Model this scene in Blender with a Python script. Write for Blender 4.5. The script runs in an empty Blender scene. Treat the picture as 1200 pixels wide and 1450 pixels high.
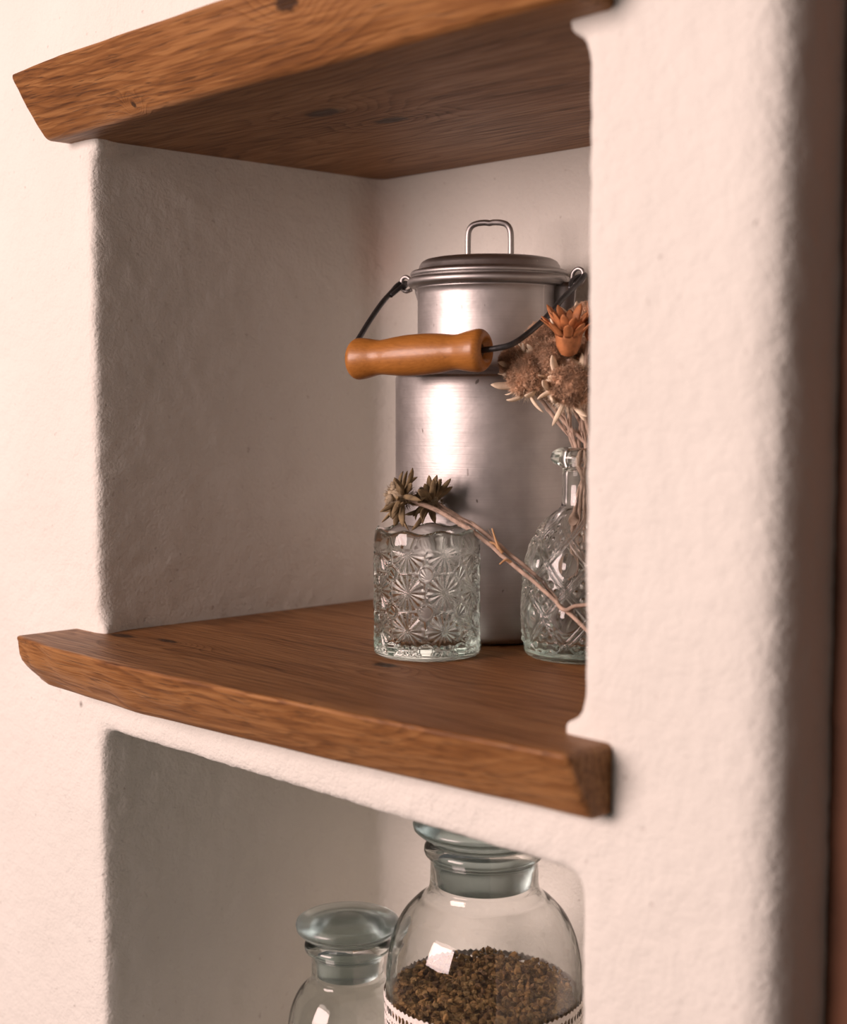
import bpy, math, random
import numpy as np
from mathutils import Vector, noise as mnoise

random.seed(7)
rng = np.random.default_rng(7)
sc = bpy.context.scene
col = sc.collection

# ------------------------------------------------------------------ camera
CAM = Vector((0.45041, -0.53785, 0.16209))
YAW, PIT, FPX = math.radians(46.228), math.radians(4.2976), 2061.35
FW = Vector((-math.sin(YAW) * math.cos(PIT), math.cos(YAW) * math.cos(PIT), -math.sin(PIT)))
RT = Vector((math.cos(YAW), math.sin(YAW), 0.0))
UP = RT.cross(FW)
FH = Vector((math.sin(YAW), -math.cos(YAW), 0.0))      # level, towards the camera
Z = Vector((0, 0, 1))

cd = bpy.data.cameras.new('camera')
cam = bpy.data.objects.new('camera', cd)
col.objects.link(cam)
cam.location = CAM
cam.rotation_euler = (math.pi / 2 - PIT, 0, YAW)
cd.sensor_fit = 'HORIZONTAL'
cd.sensor_width = 36.0
cd.lens = 36.0 * FPX / 1200.0
cd.clip_start = 0.02
cd.dof.use_dof = True
cd.dof.focus_distance = 0.96
cd.dof.aperture_fstop = 6.6
sc.camera = cam

# ------------------------------------------------------------------ light
sc.view_settings.view_transform = 'Standard'
sc.view_settings.look = 'None'
sc.view_settings.gamma = 1.0
sc.view_settings.use_curve_mapping = False
sc.view_settings.exposure = 0.0

w = bpy.data.worlds.new('world')
sc.world = w
w.use_nodes = True
bgn = w.node_tree.nodes['Background']
bgn.inputs[0].default_value = (0.90, 0.88, 0.83, 1)
bgn.inputs[1].default_value = 0.085


def area(name, loc, target, sx, sy, power, color):
    l = bpy.data.lights.new(name, 'AREA')
    l.shape = 'RECTANGLE'
    l.size, l.size_y = sx, sy
    l.energy = power
    l.color = color
    o = bpy.data.objects.new(name, l)
    col.objects.link(o)
    o.location = loc
    o.rotation_euler = (Vector(target) - Vector(loc)).to_track_quat('-Z', 'Y').to_euler()
    return o


area('window_light', (-0.72, -2.20, 0.58), (-0.20, 0.1, 0.06), 1.35, 1.15, 87, (1.0, 0.75, 0.695))


# ------------------------------------------------------------------ helpers
def at(u, v, depth):
    """point seen at photo pixel (u, v) at the given distance along the lens axis"""
    return CAM + (FW + RT * ((u - 600) / FPX) - UP * ((v - 725) / FPX)) * depth


def tag(o, label=None, cat=None, group=None, kind=None):
    if label: o['label'] = label
    if cat: o['category'] = cat
    if group: o['group'] = group
    if kind: o['kind'] = kind
    return o


def empty(name, loc):
    o = bpy.data.objects.new(name, None)
    o.empty_display_size = 0.02
    col.objects.link(o)
    o.location = loc
    return o


class MB:
    def __init__(self):
        self.v, self.f, self.m = [], [], []

    def add(self, verts, faces, mi=0):
        b = len(self.v)
        self.v += [tuple(p) for p in verts]
        self.f += [tuple(i + b for i in f) for f in faces]
        self.m += [mi] * len(faces)

    def box(self, a, b):
        (x0, y0, z0), (x1, y1, z1) = a, b
        self.add([(x0, y0, z0), (x1, y0, z0), (x1, y1, z0), (x0, y1, z0), (x0, y0, z1), (x1, y0, z1), (x1, y1, z1), (x0, y1, z1)],
                 [(0, 3, 2, 1), (4, 5, 6, 7), (0, 1, 5, 4), (1, 2, 6, 5), (2, 3, 7, 6), (3, 0, 4, 7)])

    def lathe(self, prof, segs=96, center=(0, 0, 0), closed=False, rad=None, mi=0):
        """prof: list of (r, z). rad(theta, i, r, z) may return a changed (r, z)"""
        n = len(prof)
        vs, fs, rows = [], [], []
        for i, (r, z) in enumerate(prof):
            if r < 1e-7:
                rows.append([len(vs)])
                vs.append((center[0], center[1], center[2] + z))
                continue
            row = []
            for k in range(segs):
                t = 2 * math.pi * k / segs
                rr, zz = rad(t, i, r, z) if rad else (r, z)
                row.append(len(vs))
                vs.append((center[0] + rr * math.cos(t), center[1] + rr * math.sin(t), center[2] + zz))
            rows.append(row)
        for i in range(n if closed else n - 1):
            a, b = rows[i], rows[(i + 1) % n]
            if len(a) == 1 and len(b) == 1: continue
            for k in range(segs):
                k2 = (k + 1) % segs
                if len(a) == 1: fs.append((a[0], b[k2], b[k]))
                elif len(b) == 1: fs.append((a[k], a[k2], b[0]))
                else: fs.append((a[k], a[k2], b[k2], b[k]))
        self.add(vs, fs, mi)

    def tube(self, pts, rad, segs=8, cap=True, flat=1.0, up=None, mi=0):
        pts = [Vector(p) for p in pts]
        n = len(pts)
        rads = [rad(i / (n - 1)) if callable(rad) else rad for i in range(n)]
        vs, fs = [], []
        t0 = (pts[1] - pts[0]).normalized()
        nrm = (up if up is not None else (Vector((0, 0, 1)) if abs(t0.z) < 0.9 else Vector((1, 0, 0))))
        for i in range(n):
            t = (pts[min(i + 1, n - 1)] - pts[max(i - 1, 0)])
            if t.length < 1e-9: t = t0
            t = t.normalized()
            nrm = nrm - t * nrm.dot(t)
            if nrm.length < 1e-6: nrm = t.orthogonal()
            nrm = nrm.normalized()
            bi = t.cross(nrm)
            for k in range(segs):
                a = 2 * math.pi * k / segs
                vs.append(pts[i] + nrm * (math.cos(a) * rads[i] * flat) + bi * (math.sin(a) * rads[i]))
        for i in range(n - 1):
            for k in range(segs):
                k2 = (k + 1) % segs
                fs.append((i * segs + k, i * segs + k2, (i + 1) * segs + k2, (i + 1) * segs + k))
        if cap:
            fs.append(tuple(range(segs))[::-1])
            fs.append(tuple((n - 1) * segs + k for k in range(segs)))
        self.add(vs, fs, mi)

    def ball(self, c, r, jit=0.0, segs=8, rings=5, sq=(1, 1, 1), mi=0):
        c = Vector(c)
        vs, fs = [], []
        vs.append(c + Vector((0, 0, r * sq[2])))
        for i in range(1, rings):
            p = math.pi * i / rings
            for k in range(segs):
                a = 2 * math.pi * k / segs
                rr = r * (1 + jit * (random.random() - .5))
                vs.append(c + Vector((rr * math.sin(p) * math.cos(a) * sq[0], rr * math.sin(p) * math.sin(a) * sq[1], rr * math.cos(p) * sq[2])))
        vs.append(c - Vector((0, 0, r * sq[2])))
        for k in range(segs):
            k2 = (k + 1) % segs
            fs.append((0, 1 + k, 1 + k2))
            for i in range(rings - 2):
                fs.append((1 + i * segs + k, 1 + (i + 1) * segs + k, 1 + (i + 1) * segs + k2, 1 + i * segs + k2))
            fs.append((1 + (rings - 2) * segs + k, len(vs) - 1, 1 + (rings - 2) * segs + k2))
        self.add(vs, fs, mi)

    def build(self, name, mats, parent=None, smooth=True, origin=None):
        me = bpy.data.meshes.new(name)
        o0 = Vector(origin) if origin is not None else (parent_origin(parent) if parent else Vector((0, 0, 0)))
        me.from_pydata([(p[0] - o0.x, p[1] - o0.y, p[2] - o0.z) for p in self.v], [], self.f)
        mats = mats if isinstance(mats, (list, tuple)) else [mats]
        for m in mats: me.materials.append(m)
        if len(mats) > 1: me.polygons.foreach_set('material_index', self.m)
        if smooth: me.polygons.foreach_set('use_smooth', [True] * len(me.polygons))
        me.validate()
        me.update()
        o = bpy.data.objects.new(name, me)
        col.objects.link(o)
        if parent is None:
            o.location = o0
        else:
            o.parent = parent
        return o


def parent_origin(p):
    """world position of a parent built without rotation or scale"""
    v = Vector((0, 0, 0))
    while p is not None:
        v += Vector(p.location)
        p = p.parent
    return v


def spline(pts, n=12):
    pts = [Vector(p) for p in pts]
    P = [pts[0] * 2 - pts[1]] + pts + [pts[-1] * 2 - pts[-2]]
    out = []
    for i in range(1, len(P) - 2):
        for k in range(n):
            t = k / n
            a, b, c, d = P[i - 1], P[i], P[i + 1], P[i + 2]
            out.append(.5 * ((2 * b) + (c - a) * t + (2 * a - 5 * b + 4 * c - d) * t * t + (3 * b - a - 3 * c + d) * t ** 3))
    out.append(pts[-1])
    return out


def smoothprof(pts, n=6):
    return [(max(p.x, 0), p.y) for p in spline([Vector((r, z, 0)) for r, z in pts], n)]


# ------------------------------------------------------------------ materials
class NT:
    def __init__(self, name):
        self.mat = bpy.data.materials.new(name)
        self.mat.use_nodes = True
        self.t = self.mat.node_tree
        self.n = self.t.nodes
        self.b = self.n['Principled BSDF']

    def node(self, typ, **kw):
        nd = self.n.new(typ)
        for k, v in kw.items(): setattr(nd, k, v)
        return nd

    def put(self, sock, val):
        if val is None: return
        if hasattr(val, 'is_output'): self.t.links.new(val, sock)
        else: sock.default_value = val

    def math(self, op, a, b=None, c=None, clamp=False):
        nd = self.node('ShaderNodeMath', operation=op, use_clamp=clamp)
        for i, x in enumerate((a, b, c)): self.put(nd.inputs[i], x)
        return nd.outputs[0]

    def coord(self, which='Object'):
        return self.node('ShaderNodeTexCoord').outputs[which]

    def mapping(self, v, scale=(1, 1, 1), loc=(0, 0, 0), rot=(0, 0, 0)):
        nd = self.node('ShaderNodeMapping')
        self.t.links.new(v, nd.inputs[0])
        nd.inputs['Location'].default_value = loc
        nd.inputs['Rotation'].default_value = rot
        nd.inputs['Scale'].default_value = scale
        return nd.outputs[0]

    def noise(self, v, scale, detail=3, rough=.5, dist=0.0):
        nd = self.node('ShaderNodeTexNoise')
        if v is not None: self.t.links.new(v, nd.inputs['Vector'])
        nd.inputs['Scale'].default_value = scale
        nd.inputs['Detail'].default_value = detail
        nd.inputs['Roughness'].default_value = rough
        nd.inputs['Distortion'].default_value = dist
        return nd.outputs[0]

    def ramp(self, fac, stops, interp='LINEAR'):
        nd = self.node('ShaderNodeValToRGB')
        self.t.links.new(fac, nd.inputs[0])
        cr = nd.color_ramp
        cr.interpolation = interp
        while len(cr.elements) < len(stops): cr.elements.new(.5)
        for e, (p, c) in zip(cr.elements, stops):
            e.position = p
            e.color = (c, c, c, 1) if isinstance(c, (int, float)) else (*c, 1)
        return nd.outputs[0]

    def mix(self, fac, a, b, blend='MIX'):
        nd = self.node('ShaderNodeMix', data_type='RGBA', blend_type=blend)
        self.put(nd.inputs[0], fac)
        self.put(nd.inputs[6], (*a, 1) if isinstance(a, tuple) and len(a) == 3 else a)
        self.put(nd.inputs[7], (*b, 1) if isinstance(b, tuple) and len(b) == 3 else b)
        return nd.outputs[2]

    def bump(self, h, strength, dist, normal=None):
        nd = self.node('ShaderNodeBump')
        nd.inputs['Strength'].default_value = strength
        nd.inputs['Distance'].default_value = dist
        self.t.links.new(h, nd.inputs['Height'])
        if normal is not None: self.t.links.new(normal, nd.inputs['Normal'])
        return nd.outputs[0]

    def dist(self, v, p):
        nd = self.node('ShaderNodeVectorMath', operation='DISTANCE')
        self.t.links.new(v, nd.inputs[0])
        nd.inputs[1].default_value = p
        return nd.outputs['Value']

    def set(self, **kw):
        names = {'color': 'Base Color', 'rough': 'Roughness', 'metal': 'Metallic', 'normal': 'Normal', 'trans': 'Transmission Weight',
                 'ior': 'IOR', 'alpha': 'Alpha', 'aniso': 'Anisotropic', 'coat': 'Coat Weight', 'spec': 'Specular IOR Level',
                 'sheen': 'Sheen Weight', 'sss': 'Subsurface Weight'}
        for k, v in kw.items():
            s = self.b.inputs[names[k]]
            if isinstance(v, tuple) and len(v) == 3 and k == 'color': v = (*v, 1)
            self.put(s, v)
        return self.mat


def plaster():
    n = NT('white_plaster')
    P = n.coord()
    big = n.noise(P, 9, 3, .5)
    base = n.ramp(big, [(.3, (.70, .69, .635)), (.7, (.74, .73, .675))])
    # small dark pits and a few specks, as in old lime plaster
    pit = n.noise(P, 170, 2, .5)
    pitm = n.ramp(pit, [(.23, 1.0), (.30, 0.0)])
    c = n.mix(n.math('MULTIPLY', pitm, .40), base, (.40, .34, .30))
    hole = n.math('SUBTRACT', 1.0, n.math('DIVIDE', n.dist(P, (-.4677, 0.0, -.0545)), .0032), clamp=True)
    c = n.mix(n.math('MULTIPLY', hole, 1.0, clamp=True), c, (.20, .17, .15))
    # faint reddish tint in the inner corner of the niche
    wob = n.math('MULTIPLY', n.noise(P, 30, 2), .02)
    d2 = n.dist(n.mapping(P, (1, 1, .45)), (-.435, .262, .29 * .45))
    sm = n.math('SUBTRACT', 1.0, n.math('DIVIDE', n.math('ADD', d2, wob), .045), clamp=True)
    c = n.mix(n.math('MULTIPLY', sm, .55), c, (.62, .40, .31))
    g1 = n.noise(P, 420, 4, .6)
    g2 = n.noise(P, 120, 3, .55)
    g3 = n.noise(P, 34, 2, .5)
    h = n.math('ADD', n.math('ADD', n.math('MULTIPLY', g1, .55), n.math('MULTIPLY', g2, .85)), n.math('MULTIPLY', g3, .35))
    h = n.math('SUBTRACT', h, n.math('MULTIPLY', pitm, .35))
    return n.set(color=c, rough=.92, spec=.15, normal=n.bump(h, .52, .0036))


def oak(name, knots, shift, light=(.335, .160, .056), mid=(.222, .094, .029), dark=(.10, .038, .012)):
    """plank cut along x: growth rings round a pith line, fibres, knots that bend the rings"""
    n = NT(name)
    P = n.coord()
    sep = n.node('ShaderNodeSeparateXYZ')
    n.t.links.new(P, sep.inputs[0])
    low = n.noise(n.mapping(P, (3.2, 9, 9), shift), 1.0, 2, .5)
    low2 = n.noise(n.mapping(P, (9, 34, 34), shift), 1.0, 3, .55)
    y = n.math('SUBTRACT', sep.outputs[1], shift[1])
    z = n.math('SUBTRACT', sep.outputs[2], shift[2])
    r = n.math('SQRT', n.math('ADD', n.math('MULTIPLY', y, y), n.math('MULTIPLY', z, z)))
    r = n.math('ADD', r, n.math('MULTIPLY', low, .085))
    r = n.math('ADD', r, n.math('MULTIPLY', low2, .017))
    spot = None
    for (kp, kr, ks) in knots:
        d = n.dist(n.mapping(P, ks), tuple(a * b for a, b in zip(kp, ks)))
        g = n.math('POWER', 2.718, n.math('MULTIPLY', n.math('MULTIPLY', d, d), -1.0 / (kr * 2.6) ** 2))
        r = n.math('ADD', r, n.math('MULTIPLY', g, .032))
        wobd = n.math('ADD', d, n.math('MULTIPLY', n.math('SUBTRACT', n.noise(P, 160, 2), .5), kr * .8))
        s = n.math('SUBTRACT', 1.0, n.math('DIVIDE', wobd, kr), clamp=True)
        s = n.math('MULTIPLY', s, 2.6, clamp=True)
        spot = s if spot is None else n.math('MAXIMUM', spot, s)
    ring = n.math('FRACT', n.math('MULTIPLY', r, 170))
    ringc = n.ramp(ring, [(0, 0.0), (.55, .35), (.86, 1.0), (1.0, 0.0)])
    broad = n.noise(n.mapping(P, (5, 30, 30), shift), 1.0, 3, .6)
    fib = n.noise(n.mapping(P, (16, 520, 520)), 1.0, 3, .6)
    pore = n.noise(n.mapping(P, (34, 900, 900)), 1.0, 1, .5)
    porem = n.ramp(pore, [(.60, 0.0), (.72, 1.0)])
    fine = n.noise(n.mapping(P, (7, 150, 150), rot=(0, .02, .02)), 1.0, 4, .65, .6)
    f = n.math('ADD', n.math('MULTIPLY', ringc, n.math('ADD', .10, n.math('MULTIPLY', broad, .35))), n.math('MULTIPLY', broad, .80))
    f = n.math('ADD', f, n.math('MULTIPLY', n.math('SUBTRACT', fib, .5), 1.35))
    f = n.math('ADD', f, n.math('MULTIPLY', n.math('SUBTRACT', fine, .5), .95))
    c = n.ramp(f, [(.22, light), (.55, mid), (.98, dark)])
    c = n.mix(n.math('MULTIPLY', porem, .6), c, tuple(x * .45 for x in dark))
    if spot is not None: c = n.mix(n.math('MULTIPLY', spot, .88, clamp=True), c, (.026, .012, .006))
    h = n.math('SUBTRACT', n.math('MULTIPLY', fib, .6), n.math('ADD', n.math('MULTIPLY', porem, .5), n.math('MULTIPLY', ringc, .35)))
    return n.set(color=c, rough=n.ramp(f, [(0, .40), (1, .56)]), normal=n.bump(h, .35, .0012), spec=.30)


def simple(name, color, rough=.6, var=.25, scale=60, bump=0.0, metal=0.0, **kw):
    n = NT(name)
    P = n.coord()
    f = n.noise(P, scale, 3, .55)
    c = n.ramp(f, [(.3, tuple(x * (1 - var) for x in color)), (.7, tuple(min(1, x * (1 + var)) for x in color))])
    if bump: kw['normal'] = n.bump(n.noise(P, scale * 3, 3, .6), .5, bump)
    return n.set(color=c, rough=rough, metal=metal, **kw)


def aluminium(name, base=(.46, .44, .43), rough=.40):
    n = NT(name)
    P = n.coord()
    lines = n.noise(n.mapping(P, (3, 3, 900)), 1.0, 3, .6)
    blot = n.noise(P, 26, 4, .6)
    pits = n.ramp(n.noise(n.mapping(P, (1, 1, .5)), 190, 1, .5), [(.76, 0.0), (.80, 1.0)])
    scr = n.ramp(n.noise(n.mapping(P, (260, 260, 12), rot=(.5, .3, 0)), 1.0, 1, .4), [(.74, 0.0), (.78, 1.0)])
    c = n.ramp(blot, [(.3, tuple(x * .80 for x in base)), (.68, tuple(x * 1.08 for x in base))])
    c = n.mix(n.math('MULTIPLY', n.math('SUBTRACT', lines, .35, clamp=True), .35), c, tuple(x * .55 for x in base))
    c = n.mix(n.math('MULTIPLY', pits, .75), c, (.10, .085, .07))
    c = n.mix(n.math('MULTIPLY', scr, .25), c, (.80, .77, .74))
    rr = n.math('ADD', rough - .08, n.math('ADD', n.math('MULTIPLY', blot, .16), n.math('MULTIPLY', lines, .10)))
    tg = n.node('ShaderNodeTangent', direction_type='RADIAL', axis='Z')
    n.t.links.new(tg.outputs[0], n.b.inputs['Tangent'])
    h = n.math('ADD', n.math('MULTIPLY', lines, .16), n.math('MULTIPLY', blot, 1.6))
    return n.set(color=c, rough=rr, metal=1.0, aniso=.45, normal=n.bump(h, .22, .0012))


def glass(name, color=(.97, .99, .975), rough=0.0, ior=1.47, bump=0.0, absorb=None):
    n = NT(name)
    kw = {}
    if bump: kw['normal'] = n.bump(n.noise(n.coord(), 60, 2, .5), .25, bump)
    if absorb:
        va = n.node('ShaderNodeVolumeAbsorption')
        va.inputs[0].default_value = (*absorb[0], 1)
        va.inputs[1].default_value = absorb[1]
        n.t.links.new(va.outputs[0], n.n['Material Output'].inputs['Volume'])
    return n.set(color=color, rough=rough, trans=1.0, ior=ior, **kw)


def lace():
    """white woven lace; the holes are cut out by a repeating pattern round the band"""
    n = NT('white_lace')
    P = n.coord()
    sep = n.node('ShaderNodeSeparateXYZ')
    n.t.links.new(P, sep.inputs[0])
    th = n.math('ARCTAN2', sep.outputs[1], sep.outputs[0])
    a = n.math('MULTIPLY', th, .0655)                 # arc length in metres
    z = sep.outputs[2]

    def holes(ca, za, pa, pz, rr, sh=0.0):
        ua = n.math('MULTIPLY', n.math('SUBTRACT', n.math('FRACT', n.math('ADD', n.math('DIVIDE', a, pa), sh)), .5), pa / ca)
        uz = n.math('DIVIDE', n.math('SUBTRACT', z, pz), za)
        d = n.math('SQRT', n.math('ADD', n.math('MULTIPLY', ua, ua), n.math('MULTIPLY', uz, uz)))
        return n.math('LESS_THAN', d, rr)
    m = None
    top = .1262                                        # band top above the jar's foot
    for h in (holes(1.0, 1.7, .0042, top - .0068, .0015), holes(1.0, 1.0, .0040, top - .0125, .00085), holes(1.2, 1.0, .0040, top - .0158, .0010, .5),
              holes(1.0, 1.3, .0062, top - .0205, .0016), holes(1.0, 1.3, .0062, top - .0275, .0016, .5)):
        m = h if m is None else n.math('MAXIMUM', m, h)
    wv = n.noise(P, 900, 2, .5)
    return n.set(color=n.ramp(wv, [(.3, (.74, .68, .63)), (.7, (.86, .81, .76))]), rough=.9, alpha=n.math('SUBTRACT', 1.0, m),
                 normal=n.bump(wv, .5, .0008))


M = dict(
    plaster=plaster(),
    oak_low=oak('oiled_oak', [((-.4215, .0066, 0), .0062, (.42, 1, 1)), ((-.381, .0165, 0), .0042, (.3, 1, 1)), ((-.2099, .0614, 0), .0062, (.5, 1, 1)),
                              ((-.152, -.045, .0), .0016, (1, 1, 1))], (.4, .16, -.055)),
    oak_up=oak('oiled_oak_board', [((-.261, .058, .3426), .0085, (.45, .9, 1)), ((-.249, .104, .3426), .0072, (.45, .9, 1)), ((-.169, -.045, .374), .0070, (.6, 1, 1)),
                                   ((-.3466, -.025, .349), .0030, (1, 1, 1))], (.9, .10, .27), (.33, .157, .055), (.22, .092, .028), (.095, .036, .011)),
    alu=aluminium('brushed_aluminium'),
    alu_lid=aluminium('dull_aluminium', (.40, .385, .375), .42),
    wire=simple('dark_steel_wire', (.055, .056, .058), .45, .3, 120, .0004, .6),
    grip=None,
    bore=simple('shaded_bore', (.06, .03, .015), .8),  # shade inside the grip's bore, painted as a dark colour
    glass=glass('pressed_glass', (.96, .985, .97), absorb=((.55, .95, .80), 6)),
    bottle=glass('clear_bottle_glass', (.97, .985, .975), absorb=((.50, .95, .82), 5)),
    jar=glass('clear_jar_glass', (.985, .99, .985), bump=.0008, absorb=((.5, .9, .85), 4)),
    jar_old=glass('pale_jar_glass', (.93, .95, .94), bump=.0008, absorb=((.5, .9, .85), 7)),
    frost=glass('ground_glass', (.60, .655, .645), .22, absorb=((.45, .75, .76), 5)),
    lace=lace(),
    herb=simple('dried_herb', (.29, .165, .055), .8, .55, 95),
    stem=simple('dry_stem', (.42, .31, .24), .85, .3, 200, .0006),
    fluff=simple('dry_brown_floret', (.50, .325, .21), .95, .45, 160),
    bract=simple('woolly_cream_bract', (.80, .67, .50), .9, .2, 150),
    orange=simple('orange_dry_petal', (.42, .165, .06), .7, .4, 120),
    fluff_grey=simple('grey_olive_floret', (.33, .27, .185), .95, .4, 160),
    twig=simple('pale_tan_twig', (.50, .30, .15), .85, .3, 200),
    olive=simple('olive_dry_bract', (.20, .145, .075), .85, .45, 140),
    casing=simple('dark_brown_casing', (.17, .07, .035), .5, .3, 20),
)


def grip_wood():
    n = NT('varnished_beech')
    P = n.coord()
    g = n.noise(n.mapping(P, (60, 700, 700), rot=(0, 0, -math.radians(17))), 1.0, 3, .6)
    s = n.ramp(n.noise(P, 240, 1), [(.70, 0.0), (.78, 1.0)])
    c = n.ramp(g, [(.3, (.30, .115, .020)), (.7, (.40, .16, .032))])
    c = n.mix(n.math('MULTIPLY', s, .35), c, (.10, .05, .02))
    return n.set(color=c, rough=.42, coat=.12)


M['grip'] = grip_wood()

# ------------------------------------------------------------------ the wall with its two niches
WN, D, H, T = .442, .270, .3426, .0351
XR = .1090                                             # right end of the wall


def wall():
    m = MB()
    y1 = .33
    zb, zt = -.62, .78
    xl = -1.25
    m.box((xl, 0, zb), (-WN, y1, zt))                  # left of the niches
    m.box((-.0025, 0, zb), (.04, y1, zt))                    # right of the niches
    m.box((xl, 0, .360), (.03, y1, zt))                 # above
    m.box((xl, 0, -.0700), (.03, y1, -.020))            # lintel between the niches
    m.box((xl, 0, zb), (.03, y1, -.345))                # below
    xr = XR - .001
    sec = [(-.0025, 0), (xr - .017, 0), (xr - .008, .0022), (xr - .002, .008), (xr, .017), (xr, y1), (-.0025, y1)]
    n = len(sec)
    m.add([(x, y, zb) for x, y in sec] + [(x, y, zt) for x, y in sec],
          [tuple(range(n))[::-1], tuple(range(n, 2 * n))] + [(k, (k + 1) % n, n + (k + 1) % n, n + k) for k in range(n)])
    m.box((xl, D, zb), (.03, y1, zt))                   # back of the niches
    # plaster trowelled up tight against the boards
    for x0, x1 in ((-.014, .02), (-WN - .02, -WN + .007)):
        m.box((x0, -.0005, -.01), (x1, .013, .0075))
        m.box((x0, -.0005, .3345), (x1, .013, .350))
    o = m.build('wall_back', M['plaster'], smooth=True)
    md = o.modifiers.new('r', 'REMESH')
    md.mode = 'VOXEL'
    md.voxel_size = .0034
    md.use_smooth_shade = True
    sm = o.modifiers.new('s', 'SMOOTH')
    sm.factor = .5
    sm.iterations = 34
    tx = bpy.data.textures.new('lumps', 'CLOUDS')
    tx.noise_scale = .035
    tx.noise_depth = 2
    dp = o.modifiers.new('d', 'DISPLACE')
    dp.texture = tx
    dp.texture_coords = 'LOCAL'
    dp.strength = .0015
    dp.mid_level = .5
    tx2 = bpy.data.textures.new('grit', 'CLOUDS')
    tx2.noise_scale = .009
    tx2.noise_depth = 1
    d2 = o.modifiers.new('d2', 'DISPLACE')
    d2.texture = tx2
    d2.texture_coords = 'LOCAL'
    d2.strength = .0011
    d2.mid_level = .5
    bpy.context.view_layer.update()
    dg = bpy.context.evaluated_depsgraph_get()
    me = bpy.data.meshes.new_from_object(o.evaluated_get(dg))
    o.modifiers.clear()
    o.data = me
    me.polygons.foreach_set('use_smooth', [True] * len(me.polygons))
    tag(o, 'white rough plastered wall with two deep niches', 'wall', kind='structure')
    return o


wall()

m = MB()
m.box((XR - .03, .0460, -.62), (.40, .11, .78))
m.box((XR + .075, .030, -.62), (.115 + XR, .047, .78))
tag(m.build('trim_1', M['casing'], smooth=False), 'dark brown wooden casing beside the wall end', 'trim', kind='structure')


# ------------------------------------------------------------------ oak boards
def interp(x, tab):
    xs, ys = zip(*tab)
    return float(np.interp(x, xs, ys))


def board(name, mat, x0, x1, zt, zb, ytop, ybot, label, bulge=0.0):
    """plank with a slanting waney front edge, longer than the niche in front of the wall"""
    m = MB()
    yin = .006
    xs = [x0, x0 + .0012, x0 + .003] + list(np.linspace(x0 + .008, x1 - .008, 90)) + [x1 - .003, x1 - .0012, x1]
    rows = []
    vs, fs = [], []
    for i, x in enumerate(xs):
        edge = min(x - x0, x1 - x)
        ins = .0022 * (1 - min(1, edge / .003)) ** 2
        yf, yb = interp(x, ytop), interp(x, ybot)
        nz = mnoise.noise(Vector((x * 22, 3.1, zt * 9))) * .0012 + mnoise.noise(Vector((x * 60, 1.1, zt * 9))) * .0005
        nb = mnoise.noise(Vector((x * 22, 8.1, zt * 9))) * .0014
        A, B = Vector((yf + nz + ins, zt - ins)), Vector((yb + nb + ins, zb + ins))
        sec = [Vector((yin, zt - ins)), Vector((yf * .55, zt - ins))]
        ra, rb = .0042, .0045
        d = (B - A).normalized()
        # rounded top arris
        p0, p1, p2 = A + Vector((ra, 0)), A, A + d * ra
        for k in range(7):
            t = k / 6
            sec.append(p0 * (1 - t) ** 2 + p1 * 2 * t * (1 - t) + p2 * t * t)
        for k in range(1, 6):
            t = k / 6
            q = p2.lerp(B - d * rb, t)
            q += Vector((-(.0012 + bulge * math.exp(-(x - x0) / .035)) * math.sin(math.pi * t) + .0007 * mnoise.noise(Vector((x * 45, t * 3, zt))), 0))
            sec.append(q)
        p0, p1, p2 = B - d * rb, B, B + Vector((rb, 0))
        for k in range(7):
            t = k / 6
            sec.append(p0 * (1 - t) ** 2 + p1 * 2 * t * (1 - t) + p2 * t * t)
        sec.append(Vector((yin, zb + ins)))
        rows.append(len(vs))
        vs += [(x, s.x, s.y) for s in sec]
        n = len(sec)
    for i in range(len(xs) - 1):
        for k in range(n):
            k2 = (k + 1) % n
            fs.append((rows[i] + k, rows[i] + k2, rows[i + 1] + k2, rows[i + 1] + k))
    fs.append(tuple(range(n))[::-1])
    fs.append(tuple(rows[-1] + k for k in range(n)))
    m.add(vs, fs)
    m.box((-WN + .0004, yin, zb), (-.0050, D - .001, zt))
    o = m.build(name, mat, smooth=True)
    # keep the sawn arrises crisp
    es = o.modifiers.new('es', 'EDGE_SPLIT')
    es.split_angle = math.radians(38)
    return tag(o, label, 'shelf', 'oak shelves in the wall niche')


board('wooden_shelf', M['oak_low'], -.4748, .0192, 0.0, -T,
      [(-.4748, -.0478), (-.42, -.0555), (-.30, -.0575), (-.17, -.0510), (-.066, -.0432), (.019, -.0345)],
      [(-.4748, -.0270), (-.455, -.0330), (-.41, -.0350), (-.33, -.0384), (-.195, -.0312), (-.088, -.0226), (.017, -.0138)],
      'thick brown oak shelf with slanted front edge, carrying the metal can and glassware', bulge=.0042)
board('wooden_shelf', M['oak_up'], -.4708, .0165, .3842, H,
      [(-.47, -.0452), (-.40, -.0505), (.016, -.0515)],
      [(-.47, -.0200), (-.44, -.0178), (-.39, -.0190), (-.30, -.0262), (-.08, -.0262), (.016, -.0300)],
      'thick brown oak shelf above the metal can, seen from below')

# ------------------------------------------------------------------ milk can
CC = Vector((-.2568, .2032, 0.0))
THB = math.radians(29)
AX = RT * math.cos(THB) + FH * math.sin(THB)           # line through the two ears
SW = -RT * math.sin(THB) + FH * math.cos(THB)          # the bail hangs this way


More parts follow.
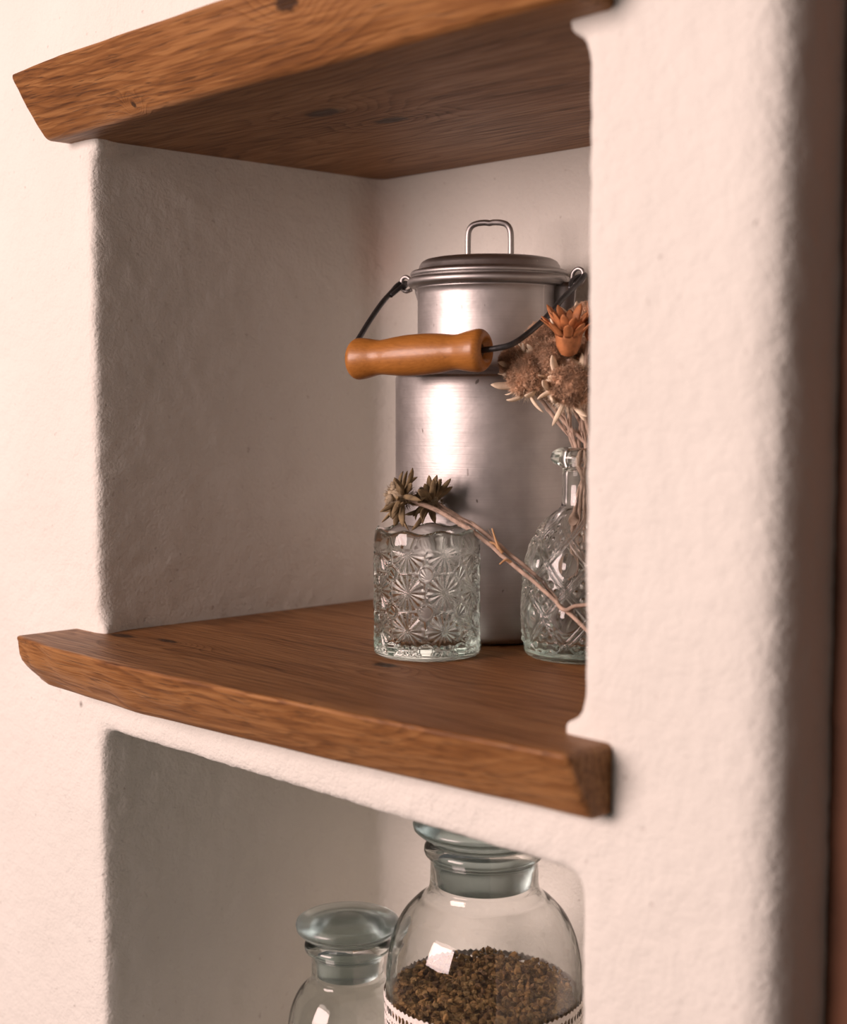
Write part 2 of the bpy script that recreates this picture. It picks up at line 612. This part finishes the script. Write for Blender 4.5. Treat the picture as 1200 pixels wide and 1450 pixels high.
def milk_can():
    root = empty('milk_can', CC)
    tag(root, 'brushed aluminium lidded milk can with wire bail and wooden grip', 'can')
    rb, rn = .0655, .0500
    t = .0012
    outer = [(0, .0022), (.052, .0022), (.056, .0004), (rb - .004, .0006), (rb - .0012, .0025), (rb, .006), (rb, .05), (rb, .11), (rb, .172), (rb, .1788),
             (rb - .0006, .1805), (rb - .0022, .1815), (.0585, .1830), (.0535, .1850), (.0510, .1880), (rn, .194), (rn, .215), (rn, .236), (rn + .0004, .2405), (rn + .0016, .2418)]
    prof = outer + [(r - t if r > .002 else 0, z + (t if z < .004 else 0)) for r, z in reversed(outer)]
    m = MB()
    m.lathe(prof, 128)
    m.v = [(x + CC.x, y + CC.y, z) for x, y, z in m.v]
    m.build('can_body', M['alu'], root)
    # lid: two rolled beads, a low dome, a wire handle
    m = MB()
    lp = [(.0470, .2300), (.0478, .2300), (.0482, .2410)]
    lp += [(.0540 + .0032 * math.cos(a), .2452 + .0034 * math.sin(a)) for a in np.linspace(-1.9, 1.45, 12)]
    lp += [(.0525 + .0026 * math.cos(a), .2508 + .0024 * math.sin(a)) for a in np.linspace(-.9, 1.5, 9)]
    lp += [(.0503, .2530), (.0494, .2542), (.0488, .2566), (.0474, .2590), (.0448, .2606), (.040, .2616), (.030, .2620), (.015, .2621), (0, .2621)]
    m.lathe(lp, 128)
    m.lathe([(.0470, .2300), (.0466, .2420), (.044, .2570), (.02, .2600), (0, .2600)], 96)
    m.v = [(x + CC.x, y + CC.y, z) for x, y, z in m.v]
    lid = m.build('lid', M['alu_lid'], root)
    m = MB()
    HD = (RT * .97 + FH * .22).normalized()
    hw, ht = .0152, .0250
    pts = [(-hw, -.0015), (-hw, .004), (-hw, .012), (-hw * .97, .0185), (-hw * .82, .0226), (-hw * .55, .0243), (-hw * .2, .0247), (0, .0243), (hw * .2, .0247), (hw * .55, .0243),
           (hw * .82, .0226), (hw * .97, .0185), (hw, .012), (hw, .004), (hw, -.0015)]
    m.tube(spline([CC + HD * a + Z * (.2621 + b) for a, b in pts], 5), .0021, 12)
    m.build('lid_handle', M['alu_lid'], lid)
    # ears: a riveted plate with a wire loop, left and right
    for s in (-1, 1):
        m = MB()
        side = AX.cross(Z)
        base = CC + AX * s * .0500
        hh = .0012
        a0, a1 = 0.0, .0160
        zz = [(.200, a0, .0120), (.2400, a0, .0152), (.2435, a0, .0110)] if s > 0 else [(.2250, a0, .0035), (.2400, a0, .0085), (.2435, a0, .0090)]
        vs = []
        for z, p, q in zz:
            vs += [base + AX * s * p + side * hh + Z * z, base + AX * s * q + side * hh + Z * z, base + AX * s * q - side * hh + Z * z, base + AX * s * p - side * hh + Z * z]
        fs = [(0, 1, 2, 3), (8, 9, 10, 11)]
        for j in range(2):
            for k in range(4):
                fs.append((j * 4 + k, j * 4 + (k + 1) % 4, j * 4 + 4 + (k + 1) % 4, j * 4 + 4 + k))
        m.add(vs, fs)
        cen = CC + AX * s * .0672 + Z * .2470
        loop = [cen + AX * s * (-.0062 + 0) - Z * .004, cen - AX * s * .0050 + Z * .0030, cen - AX * s * .0010 + Z * .0062, cen + AX * s * .0030 + Z * .0050,
                cen + AX * s * .0042 + Z * .0010, cen + AX * s * .0036 - Z * .0040, cen - AX * s * .0005 - Z * .0066, cen - AX * s * .0062 - Z * .0052]
        loop = [cen + (q - cen) * .82 for q in loop]
        m.tube(spline(loop, 5), .0014, 8)
        m.build('bail_ear', M['alu_lid'], root)
    # bail: steel wire hooked into the ears and passing through the turned grip
    m = MB()
    L = .0490
    GZ = .1925
    GC = CC + SW * .1030 + AX * .0006 + Z * GZ
    GA = (AX + Z * .045).normalized()
    e = Z * .2462

    def W(a, s, z): return CC + AX * a + SW * s + Z * z
    path = []
    for s in (-1, 1):
        if s > 0:
            mid = [W(.0712, .035, .2300), W(.0700, .060, .2160), W(.0680, .082, .2055), W(.0645, .0955, .1988), W(.0585, .1008, .1962)]
        else:
            mid = [W(-.0685, .030, .2325), W(-.0635, .055, .2190), W(-.0580, .080, .2045), W(-.0550, .0945, .1965), W(-.0530, .1005, .1935)]
        half = [W(s * .0655, .0060, .2440), W(s * .0690, -.0045, .2478), W(s * .0718, .0015, .2470), W(s * .0715, .012, .2410)] + mid + [
            GC + GA * s * L * .9, GC + GA * s * L * .4]
        path.append(half)
        # short end bent back from the hook
        m.tube(spline([W(s * .0690, -.0045, .2478), W(s * .0672, .0030, .2462), W(s * .0668, .0110, .2425), W(s * .0690, .0185, .2375)], 6), .0016, 8)
    m.tube(spline(path[0] + path[1][::-1], 8), .0019, 10)
    bail = m.build('wire_bail', M['wire'], root)
    # turned grip with a narrow waist on each side of the swell
    m = MB()
    prof = [(0.0022, -L), (.0088, -L), (.0112, -L + .0010), (.0132, -L + .0035), (.0135, -L + .0070), (.0126, -L + .0130), (.0114, -L + .0190), (.0113, -L + .0235), (.0122, -L + .0310),
            (.0130, -.009), (.0132, 0.0), (.0130, .009), (.0122, L - .0310), (.0113, L - .0235), (.0114, L - .0190), (.0126, L - .0130), (.0135, L - .0070), (.0132, L - .0035), (.0112, L - .0010), (.0088, L), (.0022, L)]
    pr = smoothprof(prof[1:-1], 4)
    pr = [(.0045, -L + .004)] + [(.0075, -L + .0002)] + pr + [(.0075, L - .0002), (.0045, L - .004)]
    b1 = AX.cross(Z).normalized()
    vs, fs = [], []
    sg = 48
    for r, a in pr:
        for k in range(sg):
            t = 2 * math.pi * k / sg
            vs.append(GC + GA * a + b1 * (r * math.cos(t)) + Z * (r * math.sin(t)))
    for i in range(len(pr) - 1):
        for k in range(sg):
            k2 = (k + 1) % sg
            fs.append((i * sg + k, i * sg + k2, (i + 1) * sg + k2, (i + 1) * sg + k))
    m.add(vs, fs, 0)
    n0 = len(pr) - 1
    m.add([vs[k] for k in range(sg)] + [vs[n0 * sg + k] for k in range(sg)], [tuple(range(sg)), tuple(range(sg, 2 * sg))], 1)  # dark discs closing the bore ends, coloured like its shade
    g = m.build('wooden_grip', [M['grip'], M['bore']], bail)


milk_can()


# ------------------------------------------------------------------ pressed tumbler
def star(a, z, pa, pz, R, rays, depth):
    """radial V cuts on a square lattice, with round buttons between the stars"""
    ia, iz = np.round(a / pa), np.round(z / pz)
    da, dz = a - ia * pa, z - iz * pz
    rho = np.hypot(da, dz)
    phi = np.arctan2(dz, da)
    tri = np.abs(2 * np.mod(phi * rays / (2 * np.pi) + .25, 1) - 1)
    q = np.clip(rho / R, 0, 1)
    inside = rho < R
    h = np.where(inside, -depth * (1 - tri) * (.25 + .75 * q) - depth * .35 * (1 - q), 0)
    # pointed tips round the star
    edge = np.clip((rho - R * .86) / (R * .14), 0, 1)
    h = np.where(inside, h * (1 - .55 * edge * tri), h)
    # buttons in the cell corners
    ba, bz = a - (np.floor(a / pa) + .5) * pa, z - (np.floor(z / pz) + .5) * pz
    br = np.hypot(ba, bz)
    bphi = np.arctan2(bz, ba)
    rb = R * .36
    ring = np.abs(br - rb * 1.18) < rb * .2
    h = np.where(br < rb, depth * .25, np.where(ring, -depth * .7, h))
    fac = (br > rb * 1.38) & ~inside
    tri2 = np.abs(2 * np.mod(bphi * 8 / (2 * np.pi), 1) - 1)
    h = np.where(fac, -depth * (.85 * tri2), h)
    return h


GL = Vector((-.2215, .1090, 0.0))


def tumbler():
    r0, ht = .0345, .0815
    segs = 540
    zs = np.linspace(.0042, .0715, 250)
    pitch = 2 * math.pi * r0 / 9
    tt = np.arange(segs) * 2 * np.pi / segs
    AA, ZZ = np.meshgrid((tt - .26) * r0, zs - .0195)
    hh = star(AA, ZZ, pitch, pitch, pitch * .475, 16, .0011)
    fade = np.clip((zs - .0042) / .002, 0, 1) * np.clip((.0715 - zs) / .006, 0, 1)
    hh = hh * fade[:, None]
    wave = lambda t: 0.0011 * math.cos(9 * (t - .26) + .6)
    prof, idx = [], {}
    prof += [(0, .0014), (.026, .0014), (.029, .0004), (.0318, .0004), (.0336, .0012), (.0344, .0028)]
    for j, z in enumerate(zs):
        idx[len(prof)] = j
        prof.append((r0, float(z)))
    top = []
    for k, (r, z) in enumerate([(r0 - .0002, .0745), (r0 - .0006, .0780), (r0 - .0010, .0803), (r0 - .0018, .0815), (r0 - .0027, .0809), (r0 - .0033, .0785)]):
        top.append(len(prof))
        prof.append((r, z))
    n1 = len(prof)
    prof += [(r0 - .0038, .072), (r0 - .0042, .05), (r0 - .0044, .03), (r0 - .0048, .016), (r0 - .0065, .0105), (.024, .0088), (.012, .0084), (0, .0083)]

    def rad(t, i, r, z):
        if i in idx:
            k = int(round(t / (2 * math.pi) * segs)) % segs
            return r + hh[idx[i], k], z
        if i in top:
            f = min(1, max(0, (z - .072) / .008))
            return r, z + wave(t) * f
        return r, z
    m = MB()
    m.lathe(prof, segs, GL, rad=rad)
    o = m.build('glass_tumbler', M['glass'], origin=GL)
    tag(o, 'clear pressed glass tumbler with star pattern and wavy rim', 'glass')


tumbler()

# ------------------------------------------------------------------ patterned bottle
BT = Vector((-.1465, .1744, 0.0))


def bottle():
    segs = 420
    body = smoothprof([(.0335, .0008), (.0362, .0028), (.0372, .0075), (.0374, .020), (.0374, .036), (.0370, .048), (.0355, .059), (.0322, .0715), (.0270, .0820), (.0205, .0900), (.0155, .0947), (.0138, .0968)], 22)
    neck = [(.0135, .0985), (.0132, .108), (.0131, .116), (.0133, .1205), (.0155, .1222), (.0190, .1238), (.0205, .1258), (.0207, .1276), (.0200, .1300), (.0175, .1324), (.0142, .1337), (.0122, .1334), (.0108, .1318), (.0104, .128)]
    inner = smoothprof([(.0102, .120), (.0102, .105), (.0108, .0985), (.0130, .0945), (.0185, .0878), (.0245, .0805), (.0295, .0700), (.0325, .058), (.0338, .045), (.0340, .020), (.0325, .0125), (.0250, .0105)], 8) + [(.012, .0118), (0, .0125)]
    prof = [(0, .0016), (.026, .0012), (.030, .0004)] + body
    lo, hi = 3, len(prof)
    prof = prof + neck + inner
    s = [0.0]
    for i in range(1, len(prof)):
        s.append(s[-1] + math.hypot(prof[i][0] - prof[i - 1][0], prof[i][1] - prof[i - 1][1]))
    ring = 2 * math.pi / 8
    ph0 = -.35

    def rad(t, i, r, z):
        if not lo < i < hi - 6: return r, z
        ss = s[i] - s[lo]
        if ss < .008: return r, z
        f = min(1, (ss - .008) / .004) * min(1, max(0, (r - .016) / .01))
        a = (t - ph0) / ring
        b = (ss - .012) / .034
        h = 0
        p, q = a + b, a - b
        for d in (p, q):
            x = abs(d - round(d))
            h = max(h, .0021 * max(0, 1 - abs(x - .055) / .03), .0016 * max(0, 1 - abs(x) / .02))
        # beads inside alternate lozenges
        pi, qi = math.floor(p), math.floor(q)
        u, v = p - pi, q - qi
        if .09 < u < .91 and .09 < v < .91:
            if (pi + qi) % 2 == 0:
                gu, gv = (u - .09) / .82 * 3, (v - .09) / .82 * 3
                x, y = gu - math.floor(gu) - .5, gv - math.floor(gv) - .5
                h += .0017 * max(0, 1 - (x * x + y * y) / .11)
            else:
                x, y = u - .5, v - .5
                h += .0016 * max(0, 1 - (x * x + y * y) / .10)
        return r + h * f, z
    m = MB()
    m.lathe(prof, segs, BT, rad=rad)
    o = m.build('glass_bottle', M['bottle'], origin=BT)
    tag(o, 'clear patterned glass bottle holding the dried bouquet beside the metal can', 'bottle')


bottle()

# ------------------------------------------------------------------ apothecary jars
FL = -.345                                             # niche floor under the jars


def smooth_floor(): return FL + .0006


def apothecary(loc, outer, neck_r, stopper, label, with_lace=False, glassmat='jar', wall_t=.0028):
    """outer profile from the foot to the lip; stopper profile from plug to dome, heights above the foot"""
    root = empty('apothecary_jar', loc)
    tag(root, label, 'jar')
    m = MB()
    inner = []
    top = outer[-1][1]
    for (r, z) in reversed(outer[4:]):
        inner.append((min(r - wall_t, 9), max(z - (.0 if r < neck_r + .006 else 0), .008)))
    inner = [(min(r, neck_r - .0030) if z > stopper['neck0'] else r, z) for r, z in inner]
    prof = outer + inner + [(inner[-1][0] - .008, .0068), (.02, .0072), (0, .0074)]
    m.lathe(prof, 144, loc)
    m.build('jar_body', M[glassmat], root)
    m = MB()
    m.lathe(stopper['prof'], 128, loc)
    m.build('stopper', [M['frost']], root)
    return root


# large jar
JB = Vector((-.1897, .1300, smooth_floor()))
zb = JB.z
ZB = lambda z: z - zb
big = [(0, .0030), (.045, .0020), (.054, .0004), (.060, .0010), (.0630, .0045), (.0640, .012)] + smoothprof(
    [(.0640, .02), (.0640, .06), (.0640, .10), (.0640, ZB(-.215)), (.0632, ZB(-.200)), (.0600, ZB(-.184)), (.0535, ZB(-.1700)), (.0445, ZB(-.1600)), (.0385, ZB(-.1555)), (.0360, ZB(-.1515)), (.0352, ZB(-.146))], 5) + [
    (.0350, ZB(-.136)), (.0352, ZB(-.1325)), (.0366, ZB(-.1305)), (.0386, ZB(-.1285)), (.0392, ZB(-.1262)), (.0388, ZB(-.1238)), (.0372, ZB(-.1222)), (.0345, ZB(-.1216))]
st = dict(neck0=ZB(-.150), prof=[(0, ZB(-.1480)), (.0296, ZB(-.1490)), (.0308, ZB(-.1482)), (.0318, ZB(-.1235)), (.0325, ZB(-.1195)), (.0350, ZB(-.1180)), (.0425, ZB(-.1150)), (.0458, ZB(-.1120)),
                                 (.0464, ZB(-.1095)), (.0455, ZB(-.1072)), (.0420, ZB(-.1050)), (.034, ZB(-.1025)), (.018, ZB(-.1000)), (0, ZB(-.0992))])
jar = apothecary(JB, big, .0352, st, 'large glass apothecary jar of dried herbs with white lace band', True)
m = MB()
ltop = ZB(-.2190)
n_, segs = 40, 480
prof = [(.0648, ltop - .052 + .052 * k / n_) for k in range(n_ + 1)]
m.lathe(prof, segs, JB, rad=lambda t, i, r, z: (r + .00022 * math.sin(t * 120) + (.0004 if z > ltop - .004 else 0), z + (.0006 * math.cos(t * 96) if i == n_ else 0)))
m.build('lace_band', M['lace'], jar)
M['lace_top'] = ltop

# small jar
JS = Vector((-.3023, .1100, smooth_floor()))
zs_ = JS.z
KS = 1.055
ZS = lambda z: (.1728 - (.162 - z) * KS) - zs_
small = [(0, .0030), (.030, .0020), (.035, .0004), (.0388, .0010), (.0403, .004), (.0407, .010)]
small += smoothprof(
    [(.0407, .02), (.0407, .05), (.0407, ZS(-.272)), (.0400, ZS(-.2590)), (.0375, ZS(-.2470)), (.0325, ZS(-.2370)), (.0275, ZS(-.2315)), (.0250, ZS(-.2285)), (.0242, ZS(-.2250))], 5) + [
    (.0240, ZS(-.2140)), (.0242, ZS(-.2120)), (.0262, ZS(-.2100)), (.0282, ZS(-.2085)), (.0288, ZS(-.2062)), (.0284, ZS(-.2040)), (.0270, ZS(-.2028)), (.0245, ZS(-.2022))]
st = dict(neck0=ZS(-.2275), prof=[(0, ZS(-.2250)), (.0195, ZS(-.2258)), (.0204, ZS(-.2250)), (.0210, ZS(-.2040)), (.0218, ZS(-.2010)), (.0235, ZS(-.2000)), (.0310, ZS(-.1975)), (.0338, ZS(-.1945)),
                                  (.0344, ZS(-.1915)), (.0338, ZS(-.1893)), (.0310, ZS(-.1876)), (.024, ZS(-.1862)), (.012, ZS(-.1855)), (0, ZS(-.1853))])
small = [(r * KS, z) for r, z in small]
st['prof'] = [(r * KS, z) for r, z in st['prof']]
apothecary(JS, small, .0242 * KS, st, 'small empty glass apothecary jar with domed stopper, left of the lace banded jar', glassmat='jar_old')


# dried herb filling the large jar
def herbs():
    m = MB()
    rr = .0606
    ztop = -.2165
    m.lathe([(0, .0085), (rr - .012, .0085), (rr - .001, .018), (rr, .05), (rr, ZB(ztop) - .012), (rr - .002, ZB(ztop) - .0075), (0, ZB(ztop) - .0065)], 64, JB)
    for k in range(3600):
        if k < 2500:
            a, q = random.random() * 2 * math.pi, math.sqrt(random.random()) * (rr - .0032)
            z = ztop - random.random() * .009 + .0035 * mnoise.noise(Vector((q * math.cos(a) * 45, q * math.sin(a) * 45, 2)))
        else:
            a, q = random.random() * 2 * math.pi, rr - .0026 - random.random() * .002
            z = ztop - .004 - random.random() * .035
        c = Vector((JB.x + q * math.cos(a), JB.y + q * math.sin(a), z))
        s = random.uniform(.0013, .0028)
        if random.random() < .12:
            d = Vector((random.uniform(-1, 1), random.uniform(-1, 1), random.uniform(-.3, .5))).normalized() * random.uniform(.003, .006)
            c2 = c + d
            if (Vector((c2.x - JB.x, c2.y - JB.y))).length < rr - .0012:
                m.tube([c, c + d * .5 + Z * .0006, c2], lambda t: .0005, 5, mi=random.choice((0, 1, 2)))
                continue
        m.ball(c, s, .7, 6, 4, (random.uniform(.6, 1.2), random.uniform(.6, 1.2), random.uniform(.5, 1)), mi=random.choice((0, 0, 1, 2)))
    mats = [M['herb'], simple('dried_herb_pale', (.34, .215, .08), .8, .5, 95), simple('dried_herb_dark', (.18, .10, .042), .85, .5, 95)]
    o = m.build('dried_herbs', mats, smooth=False, origin=JB)
    tag(o, 'crumbled brown dried herbs heaped inside the lace banded jar', 'herbs', kind='stuff')


herbs()


# ------------------------------------------------------------------ dried flowers
def tongue(m, p, d, curl, length, width, mi=0, flat=.42, n=7, up=None):
    """a pointed fleshy bract from p along d, bending towards curl"""
    d = d.normalized()
    pts = []
    q = Vector(p)
    for i in range(n):
        pts.append(q.copy())
        t = i / (n - 1)
        dd = (d + curl * (t * 1.1)).normalized()
        q = q + dd * (length / (n - 1))
    nrm = curl if curl.length > .05 else d.orthogonal()
    m.tube(pts, lambda t: width * (.70 + .45 * t) * max(.04, 1 - t ** 3) ** .7, 7, flat=flat, up=nrm.normalized(), mi=mi)


def fuzz(m, c, r, n, length, axis=None, spread=1.0, mi=0, w=.00016):
    for _ in range(n):
        d = Vector((random.gauss(0, 1), random.gauss(0, 1), random.gauss(0, 1))).normalized()
        if axis is not None:
            d = (d * spread + axis).normalized()
        p = Vector(c) + d * r * random.uniform(.75, 1.0)
        e = (d + Vector((random.gauss(0, .45), random.gauss(0, .45), random.gauss(0, .45)))).normalized()
        s = e.orthogonal().normalized() * w
        l = length * random.uniform(.5, 1.2)
        q = p + e * l * .55 + Vector((random.gauss(0, .1), random.gauss(0, .1), random.gauss(0, .1))) * l
        s2 = e.cross(s).normalized() * w
        m.add([p + s, p - s * .5 + s2, p - s * .5 - s2, q + s * .7, q - s * .35 + s2 * .7, q - s * .35 - s2 * .7, p + e * l],
              [(0, 1, 4, 3), (1, 2, 5, 4), (2, 0, 3, 5), (3, 4, 6), (4, 5, 6), (5, 3, 6)], mi)


def frame(ax):
    ax = ax.normalized()
    a = ax.orthogonal().normalized()
    return ax, a, ax.cross(a)


def stem(name, pts, r, root, label=None):
    m = MB()
    path = spline(pts, 8)
    n = len(path)
    path = [p + Vector((mnoise.noise(p * 90), mnoise.noise(p * 90 + Vector((5, 0, 0))), mnoise.noise(p * 90 + Vector((0, 7, 0))))) * .0006 for p in path]
    m.tube(path, lambda t: r * (1.15 - .35 * t), 8)
    # a few narrow withered leaves hugging the stem
    for k in range(5):
        i = int(n * (.08 + .09 * k)) % (n - 3)
        d = (path[i] - path[i + 2]).normalized()
        o = Vector((random.gauss(0, 1), random.gauss(0, 1), random.gauss(0, 1)))
        o = (o - d * o.dot(d)).normalized()
        tongue(m, path[i] + o * r * .5, d + o * .25, o * .15, random.uniform(.007, .014), .00085, flat=.4)
    return m.build('stem', M['stem'], root)


def woolly_flower(c, ax, R, stem_pts, label, nbr=9, blen=1.25, brown=True):
    """edelweiss-like head: fuzzy brown florets on top, cream woolly bracts round and under it"""
    c = Vector(c)
    root = empty('dried_flower', stem_pts[-1])
    tag(root, label, 'flower', 'dried woolly flowers in the bottle')
    ax, a, b = frame(Vector(ax))
    stem('stem', [c - ax * R * .35] + list(stem_pts), .00125, root)
    m = MB()
    m.ball(c - ax * R * .25, R * .66, .2, 12, 8)
    for k in range(80):
        q = math.sqrt((k + .5) / 80)
        t = k * 2.39996
        lump = 1 + .28 * mnoise.noise(Vector((math.cos(t) * q * 2.2, math.sin(t) * q * 2.2, R * 900)))
        p = c + (a * math.cos(t) + b * math.sin(t)) * R * q * .78 * lump + ax * R * (.42 * lump - .62 * q * q)
        m.ball(p, R * random.uniform(.06, .12), .8, 6, 4)
        fuzz(m, p, R * .08, 90, R * .20, ax * .6, 1.2, w=.00014)
    m.build('florets', M['fluff'], root)
    m = MB()
    for k in range(nbr):
        t = 2 * math.pi * k / nbr + random.uniform(-.3, .3)
        o = a * math.cos(t) + b * math.sin(t)
        if k % 2:                                      # collar bracts hugging the florets
            tongue(m, c - ax * R * .42 + o * R * .55, o + ax * random.uniform(.1, .5), ax * random.uniform(.4, 1.3) - o * random.uniform(0, .9) + o.cross(ax) * random.uniform(-.9, .9),
                   R * blen * random.uniform(.60, .85), R * random.uniform(.15, .24), flat=.5, n=9)
        else:                                          # free bracts sticking out and down
            tongue(m, c - ax * R * .35 + o * R * .60, o + ax * random.uniform(-1.0, .1), -ax * random.uniform(-.9, 1.5) + o.cross(ax) * random.uniform(-1.0, 1.0),
                   R * blen * random.uniform(.50, .90), R * random.uniform(.09, .15), flat=.55, n=10)
    for k in range(6):
        t = random.random() * 6.28
        o = a * math.cos(t) + b * math.sin(t)
        tongue(m, c - ax * R * .55 + o * R * .28, o * .55 - ax, o * random.uniform(-.3, .6), R * random.uniform(.5, 1.0), R * .06, flat=.6, n=9)
    fuzz(m, c - ax * R * .35, R * .85, 700, R * .34, -ax, 1.3, w=.00011)
    m.build('bracts', M['bract'], root)
    return root


def cup_flower(c, ax, R, stem_pts, label, npet=11):
    c = Vector(c)
    root = empty('dried_flower', stem_pts[-1])
    tag(root, label, 'flower', 'dried woolly flowers in the bottle')
    ax, a, b = frame(Vector(ax))
    stem('stem', [c - ax * R * .1] + list(stem_pts), .0012, root)
    m = MB()
    vs, fs = [], []
    pr = [(.10, 0), (.26, .10), (.36, .35), (.40, .65), (.46, .95), (.42, .93), (.34, .60), (.22, .25), (.02, .15)]
    sg = 22
    for r, z in pr:
        for k in range(sg):
            t = 2 * math.pi * k / sg
            rr = R * r * (1 + (.07 if k % 2 else -.05))
            vs.append(c + (a * math.cos(t) + b * math.sin(t)) * rr + ax * R * z)
    for i in range(len(pr) - 1):
        for k in range(sg):
            k2 = (k + 1) % sg
            fs.append((i * sg + k, i * sg + k2, (i + 1) * sg + k2, (i + 1) * sg + k))
    m.add(vs, fs)
    m.build('calyx', M['orange'], root)
    m = MB()
    for lay, (q, z0, ln) in enumerate(((.40, .75, .85), (.28, .85, .75))):
        for k in range(npet):
            t = 2 * math.pi * (k + .5 * lay) / npet + random.uniform(-.1, .1)
            o = a * math.cos(t) + b * math.sin(t)
            tongue(m, c + o * R * q + ax * R * z0, ax + o * (.65 - .3 * lay), o * random.uniform(.3, .9), R * ln * random.uniform(.8, 1.15), R * .19, flat=.26)
    m.build('petals', M['orange'], root)
    return root


BD = .933                                              # distance of the bottle from the lens


def neck_path(c, k, side):
    """from a flower head down through the bottle neck to a point inside the bottle"""
    ang = k * 2.4
    q = .0055
    off = Vector((math.cos(ang), math.sin(ang), 0)) * q
    mouth = BT + off + Z * .1300
    low = BT - off * .8 + Z * .1000
    end = BT - off * 1.5 + Z * (.060 + .012 * math.sin(k * 1.7))
    c = Vector(c)
    mid = c.lerp(mouth, .55) + (mouth - c).length * .10 * Z * -.4 + off * .3
    return [mid, mouth, low, end]


heads = [
    # u, v, depth, axis (right, towards camera, up), radius, label
    (744, 528, .918, (-.50, .75, .42), .0150, 'brown fluffy dried flower hanging lowest on the bouquet left side, cream bracts trailing below'),
    (722, 508, .936, (-.80, .25, .55), .0105, 'small brown fluffy dried flower furthest left in the bouquet, by the wooden grip end'),
    (764, 476, .940, (-.45, .45, .75), .0130, 'brown fluffy dried flower high on the left of the bouquet, before the wire bail'),
    (782, 505, .914, (-.25, .85, .50), .0135, 'tan fluffy dried flower at the middle of the bouquet, just under the orange flower'),
    (811, 545, .902, (.15, .90, .30), .0150, 'large tan fluffy dried flower low on the right of the bouquet, above the bottle mouth'),
    (836, 500, .925, (.55, .55, .55), .0130, 'fluffy dried flower right of the orange flower, partly behind the wall edge'),
    (832, 444, .950, (.20, .35, .90), .0120, 'cream petalled dried flower topmost in the bouquet by the wall edge'),
]
for k, (u, v, d, ax, R, lab) in enumerate(heads):
    c = at(u, v, d)
    A = RT * ax[0] + FH * ax[1] + Z * ax[2]
    woolly_flower(c, A, R * 1.1, neck_path(c - A.normalized() * R, k, 1), lab, nbr=14 if k != 6 else 14, blen=1.35 if k in (0, 4, 6) else 1.15)
c = at(805, 504, .908)
A = -RT * .02 + FH * .35 + Z * .92
cup_flower(c, A, .0195, neck_path(c, 8, 1), 'orange dried flower with a cup shaped base and pointed petals')
c = at(834, 482, .905)
A = RT * .45 + FH * .35 + Z * .75
cup_flower(c, A, .0135, neck_path(c, 9, 1), 'smaller orange dried flower cut off by the wall edge')


# two dried edelweiss lying across the rim of the tumbler
def edelweiss(c, ax, R, pts, label, seed, twigs=()):
    random.seed(seed)
    c = Vector(c)
    root = empty('dried_edelweiss', pts[-1])
    tag(root, label, 'flower', 'dried flowers lying over the tumbler')
    ax, a, b = frame(Vector(ax))
    stem('stem', [c] + list(pts), .00150, root)
    for tw in twigs:
        m = MB()
        m.tube(spline(tw, 5), lambda t: .0010 * (1.1 - .6 * t), 7)
        m.build('twig', M['twig'], root)
    m = MB()
    m.ball(c + ax * R * .15, R * .36, .3, 10, 7)
    for k in range(9):
        t = k * 2.4
        q = R * .32 * math.sqrt((k + .5) / 9)
        m.ball(c + (a * math.cos(t) + b * math.sin(t)) * q + ax * R * .42, R * .13, .4, 7, 5)
    fuzz(m, c + ax * R * .2, R * .4, 220, R * .14, ax, 1.0)
    m.build('florets', M['fluff_grey'], root)
    m = MB()
    for lay in range(3):
        nb = (13, 11, 9)[lay]
        for k in range(nb):
            t = 2 * math.pi * (k + .37 * lay) / nb + random.uniform(-.22, .22)
            o = a * math.cos(t) + b * math.sin(t)
            tongue(m, c + o * R * .18 + ax * R * (.05 * lay), o + ax * (-.10 + .42 * lay), ax * random.uniform(-1.1, .9) + o.cross(ax) * random.uniform(-.9, .9), R * random.uniform(.70, 1.10) * (1 - .12 * lay), R * random.uniform(.10, .15), flat=.5, n=8)
    fuzz(m, c, R * .35, 180, R * .2, -ax, 1.2)
    m.build('bracts', M['olive'], root)
    return root


def lay_path(du, dv, dd):
    return [at(u + du, v + dv, d + dd) for u, v, d in
            ((618, 722, .938), (655, 744, .930), (676, 757, .922), (722, 795, .912), (768, 834, .900), (800, 862, .891), (827, 889, .884), (862, 920, .876))]


AXE = (-RT * .92 + FH * .10 + Z * .30)
edelweiss(at(571, 704, .944), AXE, .0195, [at(590, 711, .941)] + lay_path(0, 0, 0), 'olive dried edelweiss furthest left over the tumbler rim, long pale stem crossing the bottle', 11,
          [[at(712, 783, .9135), at(705, 772, .913), at(697, 748, .913)], [at(724, 796, .911), at(716, 793, .909), at(708, 799, .907)], [at(690, 768, .919), at(701, 770, .916), at(706, 778, .914)]])
edelweiss(at(611, 711, .950), (-RT * .75 - FH * .35 + Z * .45), .0190, [at(632, 722, .947)] + [at(660, 738, .939)] + lay_path(4, -7, .006)[2:5] + [at(797, 861, .889), at(815, 858, .887), at(836, 856, .886)], 'olive dried edelweiss lying against the metal can, right of the leftmost flower head', 12)

sc.cycles.max_bounces = 18
sc.cycles.transmission_bounces = 16
sc.cycles.glossy_bounces = 8
sc.cycles.diffuse_bounces = 6
sc.cycles.transparent_max_bounces = 16
sc.cycles.sample_clamp_indirect = 6.0
